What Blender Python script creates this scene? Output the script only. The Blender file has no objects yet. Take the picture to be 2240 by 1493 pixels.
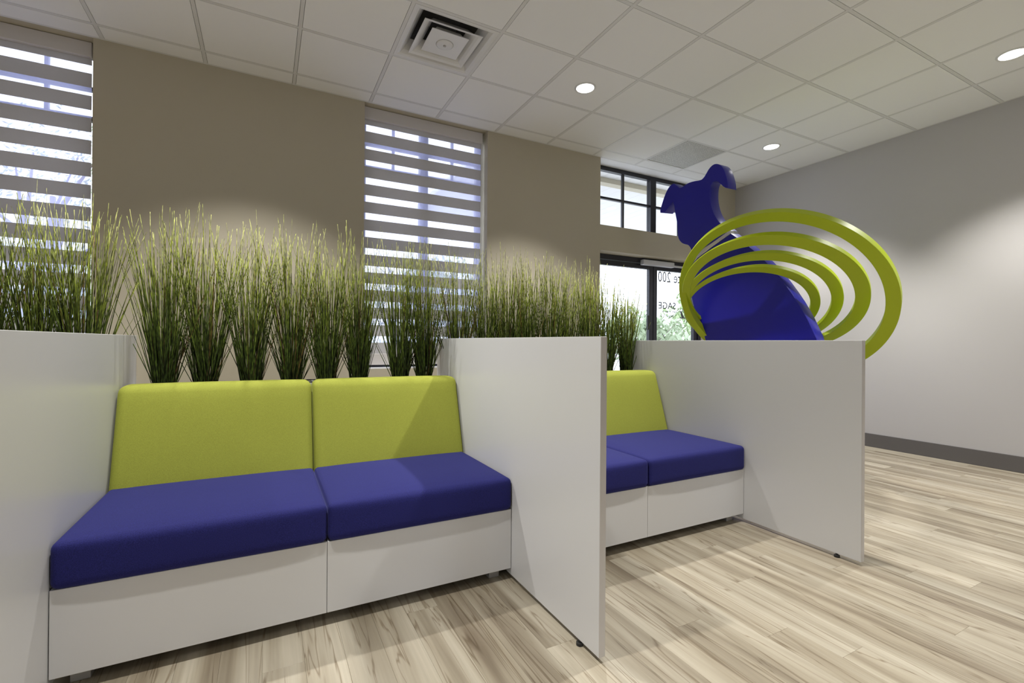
import bpy, bmesh, math, random
from mathutils import Vector, Matrix

sc = bpy.context.scene
C = sc.collection
R = math.radians

# ---------------------------------------------------------------- camera
CAMZ = 1.068
cam_d = bpy.data.cameras.new('camera')
cam_d.sensor_width = 36.0
cam_d.lens = 1029.66 / 2240 * 36.0
cam_d.clip_start = 0.02
cam_d.clip_end = 300
cam = bpy.data.objects.new('camera', cam_d)
C.objects.link(cam)
_yaw, _pitch, _roll = 0.48192, 0.002, 0.007
_f = Vector((math.sin(_yaw) * math.cos(_pitch), math.cos(_yaw) * math.cos(_pitch), math.sin(_pitch)))
_r = Vector((math.cos(_yaw), -math.sin(_yaw), 0))
_u = _r.cross(_f)
_r2 = math.cos(_roll) * _r + math.sin(_roll) * _u
_u2 = -math.sin(_roll) * _r + math.cos(_roll) * _u
cam.matrix_world = Matrix(((_r2.x, _u2.x, -_f.x, 0), (_r2.y, _u2.y, -_f.y, 0), (_r2.z, _u2.z, -_f.z, CAMZ), (0, 0, 0, 1)))
sc.camera = cam

# ---------------------------------------------------------------- world, exposure
SKY = 4.0
CAN_W = 205.0
w = bpy.data.worlds.new('overcast_sky')
sc.world = w
w.use_nodes = True
bg = w.node_tree.nodes['Background']
bg.inputs['Color'].default_value = (0.84, 0.88, 1.0, 1)
bg.inputs['Strength'].default_value = SKY
vs = sc.view_settings
vs.view_transform = 'Standard'
vs.look = 'None'
vs.gamma = 1.0
vs.use_curve_mapping = False
vs.exposure = 0.03
try:
    sc.cycles.max_bounces = 6
    sc.cycles.diffuse_bounces = 4
    sc.cycles.glossy_bounces = 2
    sc.cycles.transparent_max_bounces = 12
    sc.cycles.sample_clamp_indirect = 6.0
except Exception:
    pass


# ---------------------------------------------------------------- materials
def nt(name):
    m = bpy.data.materials.new(name)
    m.use_nodes = True
    t = m.node_tree
    return m, t, t.nodes['Principled BSDF'], t.nodes, t.links


def setc(sock, c):
    sock.default_value = (c[0], c[1], c[2], 1)


def mat(name, col, rough=0.5, metal=0.0, spec=0.5, noise=0.0, nscale=40.0, bump=0.0, bscale=200.0, sheen=0.0, coat=0.0):
    m, t, b, N, L = nt(name)
    setc(b.inputs['Base Color'], col)
    b.inputs['Roughness'].default_value = rough
    b.inputs['Metallic'].default_value = metal
    b.inputs['Specular IOR Level'].default_value = spec
    if sheen:
        b.inputs['Sheen Weight'].default_value = sheen
        b.inputs['Sheen Roughness'].default_value = 0.5
    if coat:
        b.inputs['Coat Weight'].default_value = coat
        b.inputs['Coat Roughness'].default_value = 0.15
    tc = N.new('ShaderNodeTexCoord')
    if noise:
        n = N.new('ShaderNodeTexNoise')
        n.inputs['Scale'].default_value = nscale
        n.inputs['Detail'].default_value = 3
        L.new(tc.outputs['Object'], n.inputs['Vector'])
        r = N.new('ShaderNodeMapRange')
        r.inputs['To Min'].default_value = 1 - noise
        r.inputs['To Max'].default_value = 1 + noise
        L.new(n.outputs['Fac'], r.inputs['Value'])
        mx = N.new('ShaderNodeVectorMath')
        mx.operation = 'SCALE'
        mx.inputs[0].default_value = col[:3]
        L.new(r.outputs['Result'], mx.inputs['Scale'])
        L.new(mx.outputs['Vector'], b.inputs['Base Color'])
    if bump:
        n2 = N.new('ShaderNodeTexNoise')
        n2.inputs['Scale'].default_value = bscale
        n2.inputs['Detail'].default_value = 2
        L.new(tc.outputs['Object'], n2.inputs['Vector'])
        bp = N.new('ShaderNodeBump')
        bp.inputs['Strength'].default_value = bump
        bp.inputs['Distance'].default_value = 0.002
        L.new(n2.outputs['Fac'], bp.inputs['Height'])
        L.new(bp.outputs['Normal'], b.inputs['Normal'])
    return m


def glass_mat(name, tint=(0.95, 0.97, 0.98), gloss=0.045):
    m = bpy.data.materials.new(name)
    m.use_nodes = True
    t = m.node_tree
    N, L = t.nodes, t.links
    N.clear()
    o = N.new('ShaderNodeOutputMaterial')
    tr = N.new('ShaderNodeBsdfTransparent')
    setc(tr.inputs['Color'], tint)
    g = N.new('ShaderNodeBsdfGlossy')
    g.inputs['Roughness'].default_value = 0.02
    mx = N.new('ShaderNodeMixShader')
    mx.inputs['Fac'].default_value = gloss
    L.new(tr.outputs[0], mx.inputs[1])
    L.new(g.outputs[0], mx.inputs[2])
    L.new(mx.outputs[0], o.inputs['Surface'])
    return m


def sheer_mat(name):
    m = bpy.data.materials.new(name)
    m.use_nodes = True
    t = m.node_tree
    N, L = t.nodes, t.links
    N.clear()
    o = N.new('ShaderNodeOutputMaterial')
    tr = N.new('ShaderNodeBsdfTransparent')
    tl = N.new('ShaderNodeBsdfTranslucent')
    setc(tl.inputs['Color'], (0.60, 0.61, 0.90))  # blue tint put into the fabric colour for the sky flare
    df = N.new('ShaderNodeBsdfDiffuse')
    setc(df.inputs['Color'], (0.7, 0.7, 0.75))
    m1 = N.new('ShaderNodeMixShader')
    m1.inputs['Fac'].default_value = 0.25
    L.new(tl.outputs[0], m1.inputs[1])
    L.new(df.outputs[0], m1.inputs[2])
    m2 = N.new('ShaderNodeMixShader')
    m2.inputs['Fac'].default_value = 0.44
    L.new(tr.outputs[0], m2.inputs[1])
    L.new(m1.outputs[0], m2.inputs[2])
    L.new(m2.outputs[0], o.inputs['Surface'])
    return m


def band_mat(name):
    m, t, b, N, L = nt(name)
    setc(b.inputs['Base Color'], (0.66, 0.645, 0.635))
    b.inputs['Roughness'].default_value = 0.85
    o = [n for n in N if n.type == 'OUTPUT_MATERIAL'][0]
    tl = N.new('ShaderNodeBsdfTranslucent')
    setc(tl.inputs['Color'], (0.50, 0.48, 0.50))
    wv = N.new('ShaderNodeTexWave')
    wv.bands_direction = 'Z'
    wv.inputs['Scale'].default_value = 160
    tc = N.new('ShaderNodeTexCoord')
    L.new(tc.outputs['Object'], wv.inputs['Vector'])
    bp = N.new('ShaderNodeBump')
    bp.inputs['Strength'].default_value = 0.1
    L.new(wv.outputs['Fac'], bp.inputs['Height'])
    L.new(bp.outputs['Normal'], b.inputs['Normal'])
    mx = N.new('ShaderNodeMixShader')
    mx.inputs['Fac'].default_value = 0.36
    L.new(b.outputs[0], mx.inputs[1])
    L.new(tl.outputs[0], mx.inputs[2])
    L.new(mx.outputs[0], o.inputs['Surface'])
    return m


def emit_mat(name, col, strength):
    m, t, b, N, L = nt(name)
    setc(b.inputs['Base Color'], (0.9, 0.9, 0.9))
    setc(b.inputs['Emission Color'], col)
    b.inputs['Emission Strength'].default_value = strength
    return m


def plank_mat():
    m, t, b, N, L = nt('plank_wood')
    tc = N.new('ShaderNodeTexCoord')
    oi = N.new('ShaderNodeObjectInfo')
    geo = N.new('ShaderNodeNewGeometry')
    # per plank shift of the grain
    mul = N.new('ShaderNodeVectorMath')
    mul.operation = 'SCALE'
    mul.inputs[0].default_value = (37.0, 61.0, 13.0)
    L.new(oi.outputs['Random'], mul.inputs['Scale'])
    add = N.new('ShaderNodeVectorMath')
    L.new(tc.outputs['Object'], add.inputs[0])
    L.new(mul.outputs['Vector'], add.inputs[1])

    def grain(sx, sy, detail, dist):
        mp = N.new('ShaderNodeMapping')
        mp.inputs['Scale'].default_value = (sx, sy, 1)
        L.new(add.outputs['Vector'], mp.inputs['Vector'])
        n = N.new('ShaderNodeTexNoise')
        n.inputs['Scale'].default_value = 1
        n.inputs['Detail'].default_value = detail
        n.inputs['Roughness'].default_value = 0.55
        n.inputs['Distortion'].default_value = dist
        L.new(mp.outputs['Vector'], n.inputs['Vector'])
        return n.outputs['Fac']
    g1 = grain(8.5, 0.55, 4, 0.5)
    g2 = grain(110, 2.2, 3, 0.1)
    g3 = grain(13, 0.6, 3, 1.0)
    r1 = N.new('ShaderNodeValToRGB')
    e = r1.color_ramp.elements
    e[0].position = 0.31
    e[0].color = (0.18, 0.143, 0.097, 1)
    e[1].position = 0.63
    e[1].color = (0.425, 0.38, 0.295, 1)
    k = e.new(0.46)
    k.color = (0.305, 0.262, 0.19, 1)
    L.new(g1, r1.inputs['Fac'])
    # fine streaks
    r2 = N.new('ShaderNodeMapRange')
    r2.inputs['From Min'].default_value = 0.3
    r2.inputs['From Max'].default_value = 0.7
    r2.inputs['To Min'].default_value = 0.93
    r2.inputs['To Max'].default_value = 1.05
    L.new(g2, r2.inputs['Value'])
    # dark narrow veins
    r3 = N.new('ShaderNodeValToRGB')
    e3 = r3.color_ramp.elements
    e3[0].position = 0.482
    e3[0].color = (1, 1, 1, 1)
    e3[1].position = 0.518
    e3[1].color = (1, 1, 1, 1)
    kk = e3.new(0.5)
    kk.color = (0.45, 0.38, 0.30, 1)
    L.new(g3, r3.inputs['Fac'])
    mm = N.new('ShaderNodeMix')
    mm.data_type = 'RGBA'
    mm.blend_type = 'MULTIPLY'
    mm.inputs['Factor'].default_value = 0.8
    L.new(r1.outputs['Color'], mm.inputs['A'])
    L.new(r3.outputs['Color'], mm.inputs['B'])
    # plank to plank tone
    ro = N.new('ShaderNodeMapRange')
    ro.inputs['To Min'].default_value = 0.92
    ro.inputs['To Max'].default_value = 1.08
    L.new(oi.outputs['Random'], ro.inputs['Value'])
    pm = N.new('ShaderNodeMath')
    pm.operation = 'MULTIPLY'
    L.new(r2.outputs['Result'], pm.inputs[0])
    L.new(ro.outputs['Result'], pm.inputs[1])
    sm = N.new('ShaderNodeVectorMath')
    sm.operation = 'SCALE'
    L.new(mm.outputs['Result'], sm.inputs[0])
    L.new(pm.outputs['Value'], sm.inputs['Scale'])
    L.new(sm.outputs['Vector'], b.inputs['Base Color'])
    b.inputs['Roughness'].default_value = 0.42
    bp = N.new('ShaderNodeBump')
    bp.inputs['Strength'].default_value = 0.08
    bp.inputs['Distance'].default_value = 0.001
    L.new(g2, bp.inputs['Height'])
    L.new(bp.outputs['Normal'], b.inputs['Normal'])
    return m


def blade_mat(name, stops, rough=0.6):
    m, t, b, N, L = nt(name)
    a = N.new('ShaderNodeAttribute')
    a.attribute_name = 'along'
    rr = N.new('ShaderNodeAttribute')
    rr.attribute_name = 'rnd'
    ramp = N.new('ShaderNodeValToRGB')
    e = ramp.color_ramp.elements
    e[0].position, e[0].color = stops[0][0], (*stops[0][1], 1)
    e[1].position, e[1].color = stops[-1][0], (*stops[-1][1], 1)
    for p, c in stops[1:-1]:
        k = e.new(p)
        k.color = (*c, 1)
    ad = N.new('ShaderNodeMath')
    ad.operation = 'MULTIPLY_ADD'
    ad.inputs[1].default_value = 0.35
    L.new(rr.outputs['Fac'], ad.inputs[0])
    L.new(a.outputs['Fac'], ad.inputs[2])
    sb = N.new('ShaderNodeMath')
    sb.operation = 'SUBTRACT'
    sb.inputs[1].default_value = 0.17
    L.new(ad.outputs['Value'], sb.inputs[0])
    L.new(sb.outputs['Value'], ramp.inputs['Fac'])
    tc = N.new('ShaderNodeTexCoord')
    mp = N.new('ShaderNodeMapping')
    mp.inputs['Scale'].default_value = (90, 90, 38)
    L.new(tc.outputs['Object'], mp.inputs['Vector'])
    nz = N.new('ShaderNodeTexNoise')
    nz.inputs['Scale'].default_value = 1
    nz.inputs['Detail'].default_value = 1
    L.new(mp.outputs['Vector'], nz.inputs['Vector'])
    mr = N.new('ShaderNodeMapRange')
    mr.inputs['From Min'].default_value = 0.38
    mr.inputs['From Max'].default_value = 0.62
    mr.inputs['To Min'].default_value = 0.35
    mr.inputs['To Max'].default_value = 1.5
    L.new(nz.outputs['Fac'], mr.inputs['Value'])
    sv = N.new('ShaderNodeVectorMath')
    sv.operation = 'SCALE'
    L.new(ramp.outputs['Color'], sv.inputs[0])
    L.new(mr.outputs['Result'], sv.inputs['Scale'])
    L.new(sv.outputs['Vector'], b.inputs['Base Color'])
    b.inputs['Roughness'].default_value = rough
    b.inputs['Specular IOR Level'].default_value = 0.3
    return m


def perforated_mat():
    m, t, b, N, L = nt('perforated_metal')
    tc = N.new('ShaderNodeTexCoord')
    v = N.new('ShaderNodeTexVoronoi')
    v.inputs['Scale'].default_value = 75
    v.inputs['Randomness'].default_value = 0.12
    L.new(tc.outputs['Object'], v.inputs['Vector'])
    r = N.new('ShaderNodeValToRGB')
    e = r.color_ramp.elements
    e[0].position, e[0].color = 0.30, (0.05, 0.05, 0.05, 1)
    e[1].position, e[1].color = 0.40, (0.62, 0.62, 0.60, 1)
    L.new(v.outputs['Distance'], r.inputs['Fac'])
    L.new(r.outputs['Color'], b.inputs['Base Color'])
    b.inputs['Roughness'].default_value = 0.5
    return m


def fabric_mat(name, col, speck, sheen, tint=(1, 1, 1)):
    m, t, b, N, L = nt(name)
    tc = N.new('ShaderNodeTexCoord')
    n = N.new('ShaderNodeTexNoise')
    n.inputs['Scale'].default_value = 420
    n.inputs['Detail'].default_value = 2
    L.new(tc.outputs['Object'], n.inputs['Vector'])
    r = N.new('ShaderNodeMapRange')
    r.inputs['From Min'].default_value = 0.3
    r.inputs['From Max'].default_value = 0.7
    r.inputs['To Min'].default_value = 1 - speck
    r.inputs['To Max'].default_value = 1 + speck
    L.new(n.outputs['Fac'], r.inputs['Value'])
    s = N.new('ShaderNodeVectorMath')
    s.operation = 'SCALE'
    s.inputs[0].default_value = col
    L.new(r.outputs['Result'], s.inputs['Scale'])
    L.new(s.outputs['Vector'], b.inputs['Base Color'])
    b.inputs['Roughness'].default_value = 0.85
    b.inputs['Specular IOR Level'].default_value = 0.25
    b.inputs['Sheen Weight'].default_value = sheen
    b.inputs['Sheen Roughness'].default_value = 0.35
    setc(b.inputs['Sheen Tint'], tint)
    bp = N.new('ShaderNodeBump')
    bp.inputs['Strength'].default_value = 0.25
    bp.inputs['Distance'].default_value = 0.001
    L.new(n.outputs['Fac'], bp.inputs['Height'])
    L.new(bp.outputs['Normal'], b.inputs['Normal'])
    return m


M = {}
M['wall_back'] = mat('wall_paint_beige', (0.47, 0.425, 0.33), 0.75, bump=0.08, bscale=350)
M['wall_right'] = mat('wall_paint_taupe', (0.49, 0.47, 0.455), 0.75, bump=0.08, bscale=350)
M['white_gloss'] = mat('white_head_paint', (0.85, 0.85, 0.87), 0.55)
M['baseboard'] = mat('baseboard_vinyl', (0.115, 0.105, 0.098), 0.5)
M['tile'] = mat('ceiling_tile_fibre', (0.85, 0.855, 0.86), 0.9, bump=0.15, bscale=260)
M['grid'] = mat('ceiling_grid_enamel', (0.70, 0.70, 0.70), 0.5)
M['plenum'] = mat('plenum_grey', (0.25, 0.25, 0.25), 0.9)
M['laminate'] = mat('white_laminate', (0.64, 0.635, 0.63), 0.30, bump=0.02, bscale=600)
M['laminate_edge_shade'] = mat('shaded_edge', (0.52, 0.49, 0.46), 0.4)  # darker laminate tone, paints in the shading of the partition's front edge
M['black'] = mat('black_plastic', (0.012, 0.012, 0.012), 0.5)
M['foot'] = mat('foot_grey_metal', (0.45, 0.44, 0.42), 0.35, metal=0.4)
M['soil'] = mat('planter_liner_dark', (0.02, 0.018, 0.015), 0.9, noise=0.4, nscale=60)
M['lime'] = fabric_mat('lime_fabric', (0.32, 0.345, 0.05), 0.14, 0.2, (0.9, 0.95, 0.3))
M['blue'] = fabric_mat('royal_blue_fabric', (0.0145, 0.0155, 0.115), 0.30, 0.22, (0.30, 0.32, 0.85))
M['sculpt_blue'] = mat('satin_blue_paint', (0.009, 0.008, 0.32), 0.33, spec=0.5)
M['sculpt_green'] = mat('satin_lime_paint', (0.43, 0.53, 0.003), 0.42)
M['chrome'] = mat('polished_collar_metal', (0.80, 0.80, 0.83), 0.12, metal=1.0)
M['frame'] = mat('black_window_aluminium', (0.012, 0.012, 0.02), 0.35, spec=0.5)
M['glass'] = glass_mat('window_glass')
M['sheer'] = sheer_mat('sheer_blind_fabric')
M['band'] = band_mat('taupe_blind_fabric')
M['valance'] = mat('valance_fabric', (0.60, 0.57, 0.56), 0.8)
M['closer'] = mat('door_closer_aluminium', (0.6, 0.6, 0.62), 0.35, metal=0.3)
M['letter'] = mat('black_vinyl_lettering', (0.03, 0.03, 0.04), 0.6)
M['letter_pale'] = mat('grey_vinyl_lettering', (0.35, 0.35, 0.37), 0.6)
M['plank'] = plank_mat()
M['subfloor'] = mat('subfloor', (0.45, 0.40, 0.29), 0.6)
M['vent'] = mat('vent_white_enamel', (0.74, 0.74, 0.74), 0.28)
M['vent_dark'] = mat('vent_duct_dark', (0.03, 0.03, 0.03), 0.8)
M['perf'] = perforated_mat()
M['lamp'] = emit_mat('downlight_lens', (1.0, 0.97, 0.93), 9.0)
M['blade'] = blade_mat('reed_green', [(0.0, (0.022, 0.036, 0.006)), (0.35, (0.065, 0.100, 0.013)), (0.62, (0.20, 0.25, 0.033)), (0.88, (0.36, 0.40, 0.06)), (1.0, (0.46, 0.47, 0.15))])  # dark lower stops paint in the shade inside the clump; tips own colour
M['dry'] = blade_mat('reed_brown', [(0.0, (0.045, 0.03, 0.010)), (0.6, (0.13, 0.085, 0.02)), (1.0, (0.35, 0.27, 0.08))])  # dark lower stop paints in the same clump shade
M['concrete'] = mat('pale_concrete', (0.66, 0.65, 0.64), 0.9, noise=0.1, nscale=2)
M['paving'] = mat('pale_paving', (0.62, 0.61, 0.59), 0.95, noise=0.12, nscale=1.2)
M['lawn'] = mat('lawn', (0.30, 0.38, 0.20), 0.95, noise=0.3, nscale=3)
M['soffit'] = mat('soffit_white', (0.82, 0.82, 0.82), 0.6)
M['beam'] = mat('porch_beam_tan', (0.55, 0.51, 0.40), 0.7)
M['leaf'] = mat('tree_leaf', (0.33, 0.43, 0.22), 0.6, noise=0.4, nscale=1.5)
M['leaf2'] = mat('shrub_leaf', (0.40, 0.48, 0.32), 0.6, noise=0.4, nscale=1.5)
M['bark'] = mat('bark', (0.16, 0.13, 0.11), 0.9)
M['brick'] = mat('outside_wall', (0.5, 0.45, 0.4), 0.9)


# ---------------------------------------------------------------- helpers
def tag(o, label=None, cat=None, group=None, kind=None):
    if label:
        o['label'] = label
    if cat:
        o['category'] = cat
    if group:
        o['group'] = group
    if kind:
        o['kind'] = kind
    return o


def empty(name, loc, label=None, cat=None, group=None, kind=None):
    o = bpy.data.objects.new(name, None)
    o.empty_display_size = 0.1
    C.objects.link(o)
    o.location = loc
    o['org'] = list(loc)
    return tag(o, label, cat, group, kind)


def org(o):
    v = Vector((0, 0, 0))
    while o is not None:
        v += o.location
        o = o.parent
    return v


class MB:
    def __init__(s):
        s.v, s.f = [], []

    def add(s, vs, fs):
        b = len(s.v)
        s.v += [tuple(p) for p in vs]
        s.f += [tuple(i + b for i in f) for f in fs]
        return s

    def box(s, x0, x1, y0, y1, z0, z1):
        return s.add([(x0, y0, z0), (x1, y0, z0), (x1, y1, z0), (x0, y1, z0), (x0, y0, z1), (x1, y0, z1), (x1, y1, z1), (x0, y1, z1)],
                     [(0, 3, 2, 1), (4, 5, 6, 7), (0, 1, 5, 4), (1, 2, 6, 5), (2, 3, 7, 6), (3, 0, 4, 7)])

    def lathe(s, cx, cy, prof, n=32, close=True):
        vs, fs = [], []
        k = len(prof)
        for i in range(n):
            a = 2 * math.pi * i / n
            for (r, z) in prof:
                vs.append((cx + r * math.cos(a), cy + r * math.sin(a), z))
        for i in range(n):
            j = (i + 1) % n
            for q in range(k if close else k - 1):
                q2 = (q + 1) % k
                fs.append((i * k + q, j * k + q, j * k + q2, i * k + q2))
        return s.add(vs, fs)

    def tube(s, pts, rad, n=6):
        vs, fs = [], []
        for i, p in enumerate(pts):
            p = Vector(p)
            d = (Vector(pts[min(i + 1, len(pts) - 1)]) - Vector(pts[max(i - 1, 0)])).normalized()
            a = d.orthogonal().normalized()
            b = d.cross(a)
            r = rad[i] if isinstance(rad, (list, tuple)) else rad
            for q in range(n):
                t = 2 * math.pi * q / n
                vs.append(p + a * (r * math.cos(t)) + b * (r * math.sin(t)))
        for i in range(len(pts) - 1):
            for q in range(n):
                q2 = (q + 1) % n
                fs.append((i * n + q, i * n + q2, (i + 1) * n + q2, (i + 1) * n + q))
        fs.append(tuple(range(n))[::-1])
        fs.append(tuple((len(pts) - 1) * n + q for q in range(n)))
        return s.add(vs, fs)

    def mesh(s, name, smooth=False):
        me = bpy.data.meshes.new(name)
        me.from_pydata(s.v, [], s.f)
        me.validate()
        me.update()
        if smooth:
            me.polygons.foreach_set('use_smooth', [True] * len(me.polygons))
        return me

    def build(s, name, m, parent=None, smooth=False, bevel=0.0, seg=2, origin=None):
        """vertices are world coordinates; the object gets its origin at the parent's or at its own base"""
        if parent is not None:
            o0 = org(parent)
        elif origin is not None:
            o0 = Vector(origin)
        else:
            xs = [p[0] for p in s.v]
            ys = [p[1] for p in s.v]
            zs = [p[2] for p in s.v]
            o0 = Vector(((min(xs) + max(xs)) / 2, (min(ys) + max(ys)) / 2, min(zs)))
        s.v = [(p[0] - o0.x, p[1] - o0.y, p[2] - o0.z) for p in s.v]
        me = s.mesh(name, smooth)
        o = bpy.data.objects.new(name, me)
        C.objects.link(o)
        if parent is not None:
            o.parent = parent
        else:
            o.location = o0
        me.materials.append(M[m] if isinstance(m, str) else m)
        if bevel:
            b = bmesh.new()
            b.from_mesh(me)
            bmesh.ops.recalc_face_normals(b, faces=b.faces)
            ed = [e for e in b.edges if len(e.link_faces) == 2 and e.calc_face_angle(0) > 0.6]
            bmesh.ops.bevel(b, geom=ed, offset=bevel, segments=seg, profile=0.5, affect='EDGES', clamp_overlap=True)
            b.to_mesh(me)
            b.free()
        return o


def link_copy(name, me, parent, loc):
    o = bpy.data.objects.new(name, me)
    C.objects.link(o)
    o.parent = parent
    o.location = Vector(loc) - (org(parent) if parent else Vector((0, 0, 0)))
    return o


def rbox(x0, x1, y0, y1, z0, z1, r, crown=(0, 0, 0), warp=None, inner=7):
    """rounded, slightly crowned cushion"""
    c = Vector(((x0 + x1) / 2, (y0 + y1) / 2, (z0 + z1) / 2))
    h = [(x1 - x0) / 2, (y1 - y0) / 2, (z1 - z0) / 2]
    ax = []
    for a in range(3):
        H = h[a]
        e = [-H, -H + 0.12 * r, -H + 0.35 * r, -H + 0.65 * r, -H + r]
        mid = [(-H + r) + (2 * H - 2 * r) * k / (inner + 1) for k in range(1, inner + 1)]
        ax.append(e + mid + [-q for q in reversed(e)])
    idx, vs, fs = {}, [], []

    def vid(i, j, k):
        key = (i, j, k)
        if key not in idx:
            p = Vector((ax[0][i], ax[1][j], ax[2][k]))
            q = Vector([max(-(h[a] - r), min(h[a] - r, p[a])) for a in range(3)])
            d = p - q
            if d.length > 1e-9:
                p = q + d.normalized() * r
            u = [p[a] / h[a] for a in range(3)]
            for a in range(3):
                o1, o2 = [b for b in range(3) if b != a]
                p[a] += crown[a] * (1 if u[a] > 0 else -1) * abs(u[a]) ** 3 * (1 - u[o1] ** 4) * (1 - u[o2] ** 4)
            P = p + c
            if warp:
                P = warp(P)
            idx[key] = len(vs)
            vs.append(tuple(P))
        return idx[key]
    n = [len(a) for a in ax]
    for a in range(3):
        b, d = (a + 1) % 3, (a + 2) % 3
        for side in (0, n[a] - 1):
            for i in range(n[b] - 1):
                for j in range(n[d] - 1):
                    q = []
                    for (ii, jj) in ((i, j), (i + 1, j), (i + 1, j + 1), (i, j + 1)):
                        t = [0, 0, 0]
                        t[a], t[b], t[d] = side, ii, jj
                        q.append(vid(*t))
                    fs.append(tuple(q) if side else tuple(reversed(q)))
    m = MB()
    m.add(vs, fs)
    return m


# ================================================================ ROOM
XR, XL, YB, YF, ZC = 5.645, -4.08, 4.27, -3.84, 3.173
GX, GY, G = 0.7997, 4.0833, 0.6096
WT = 0.26          # back wall thickness
W1 = (-2.275, -1.083)
W2 = (0.757, 1.945)
WIN_Z = 0.82
DX = (3.352, 5.18)
DH, TS = 2.125, 2.415
ZT = ZC + 0.24      # walls run up behind the ceiling


def structure(mb, name, m, **k):
    return tag(mb.build(name, m, **k), kind='structure')


b = MB()
y0, y1 = YB, YB + WT
b.box(XL - .2, W1[0], y0, y1, 0, ZT)
b.box(W1[0], W1[1], y0, y1, 0, WIN_Z)
b.box(W1[0], W1[1], y0, y1, ZC, ZT)
b.box(W1[1], W2[0], y0, y1, 0, ZT)
b.box(W2[0], W2[1], y0, y1, 0, WIN_Z)
b.box(W2[0], W2[1], y0, y1, ZC, ZT)
b.box(W2[1], DX[0], y0, y1, 0, ZT)
b.box(DX[0], DX[1], y0, y1, DH, TS)
b.box(DX[0], DX[1], y0, y1, ZC + .012, ZT)
b.box(DX[1], XR + .2, y0, y1, 0, ZT)
wall_back = structure(b, 'wall_back', 'wall_back', origin=(0, YB, 0))
structure(MB().box(XR, XR + .2, YF - .2, YB, 0, ZT), 'wall_right', 'wall_right')
# windows added on the unseen sides of the room to bring in fill daylight
ADDED_FWIN = [(2.7, 4.0)]      # added openings in the wall behind the viewer, for fill light
ADDED_LWIN = [(-2.4, -0.9)]                  # added openings in the left wall, for fill light
FZ = (0.10, 2.95)
b = MB()
e = XL
for (a0, a1) in ADDED_FWIN:
    b.box(e, a0, YF - .2, YF, 0, ZT)
    b.box(a0, a1, YF - .2, YF, 0, FZ[0])
    b.box(a0, a1, YF - .2, YF, FZ[1], ZT)
    e = a1
b.box(e, XR, YF - .2, YF, 0, ZT)
structure(b, 'wall_front', 'wall_right')
b = MB()
e = YF - .2
for (a0, a1) in ADDED_LWIN:
    b.box(XL - .2, XL, e, a0, 0, ZT)
    b.box(XL - .2, XL, a0, a1, 0, FZ[0])
    b.box(XL - .2, XL, a0, a1, FZ[1], ZT)
    e = a1
b.box(XL - .2, XL, e, YB, 0, ZT)
structure(b, 'wall_left', 'wall_right')
for k, (a0, a1) in enumerate(ADDED_FWIN):
    t = empty('window_%d' % (4 + k), ((a0 + a1) / 2, YF - .1, FZ[0]), kind='structure')  # added window, out of view, lets in fill daylight
    m = MB()
    for (q0, q1, z0, z1) in ((a0, a0 + .05, FZ[0], FZ[1]), (a1 - .05, a1, FZ[0], FZ[1]), (a0 + .05, a1 - .05, FZ[0], FZ[0] + .05), (a0 + .05, a1 - .05, FZ[1] - .05, FZ[1]), ((a0 + a1) / 2 - .03, (a0 + a1) / 2 + .03, FZ[0] + .05, FZ[1] - .05)):
        m.box(q0, q1, YF - .13, YF - .07, z0, z1)
    m.build('window_frame', 'frame', parent=t)
    MB().box(a0 + .05, a1 - .05, YF - .104, YF - .098, FZ[0] + .05, FZ[1] - .05).build('pane', 'glass', parent=t)
for k, (a0, a1) in enumerate(ADDED_LWIN):
    t = empty('window_%d' % (4 + len(ADDED_FWIN) + k), (XL - .1, (a0 + a1) / 2, FZ[0]), kind='structure')  # added side window, out of view, for more daylight
    m = MB()
    for (q0, q1, z0, z1) in ((a0, a0 + .05, FZ[0], FZ[1]), (a1 - .05, a1, FZ[0], FZ[1]), (a0 + .05, a1 - .05, FZ[0], FZ[0] + .05), (a0 + .05, a1 - .05, FZ[1] - .05, FZ[1]), ((a0 + a1) / 2 - .03, (a0 + a1) / 2 + .03, FZ[0] + .05, FZ[1] - .05)):
        m.box(XL - .13, XL - .07, q0, q1, z0, z1)
    m.build('window_frame', 'frame', parent=t)
    MB().box(XL - .104, XL - .098, a0 + .05, a1 - .05, FZ[0] + .05, FZ[1] - .05).build('pane', 'glass', parent=t)
structure(MB().box(DX[0] + .001, DX[1] - .001, YB + .002, YB + WT, ZC, ZC + .012), 'trim_1', 'white_gloss')
structure(MB().box(XR - .012, XR, YF, YB, 0, .138), 'baseboard_right', 'baseboard', bevel=.003)
structure(MB().box(XL + .01, DX[0], YB - .012, YB, 0, .138), 'baseboard_back', 'baseboard', bevel=.003)

# ---- floor of planks running towards the window wall
floor = structure(MB().box(XL - .2, XR + .2, YF - .2, YB + WT, -.12, -.006), 'floor', 'subfloor', origin=(0, 0, 0))
PW, PLEN = 0.1255, 1.22
random.seed(4)
plank_cache = {}


def plank_mesh(wd, ln):
    key = (round(wd, 3), round(ln, 3))
    if key not in plank_cache:
        m = MB()
        g = 0.0002
        a, c = wd / 2 - g, ln / 2 - g
        t = 0.0004
        m.add([(-a, -c, -.006), (a, -c, -.006), (a, c, -.006), (-a, c, -.006),
               (-a, -c, -t), (a, -c, -t), (a, c, -t), (-a, c, -t),
               (-a + t, -c + t, 0), (a - t, -c + t, 0), (a - t, c - t, 0), (-a + t, c - t, 0)],
              [(8, 9, 10, 11), (4, 5, 9, 8), (5, 6, 10, 9), (6, 7, 11, 10), (7, 4, 8, 11), (0, 1, 5, 4), (1, 2, 6, 5), (2, 3, 7, 6), (3, 0, 4, 7)])
        me = m.mesh('plank')
        me.materials.append(M['plank'])
        plank_cache[key] = me
    return plank_cache[key]


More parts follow.
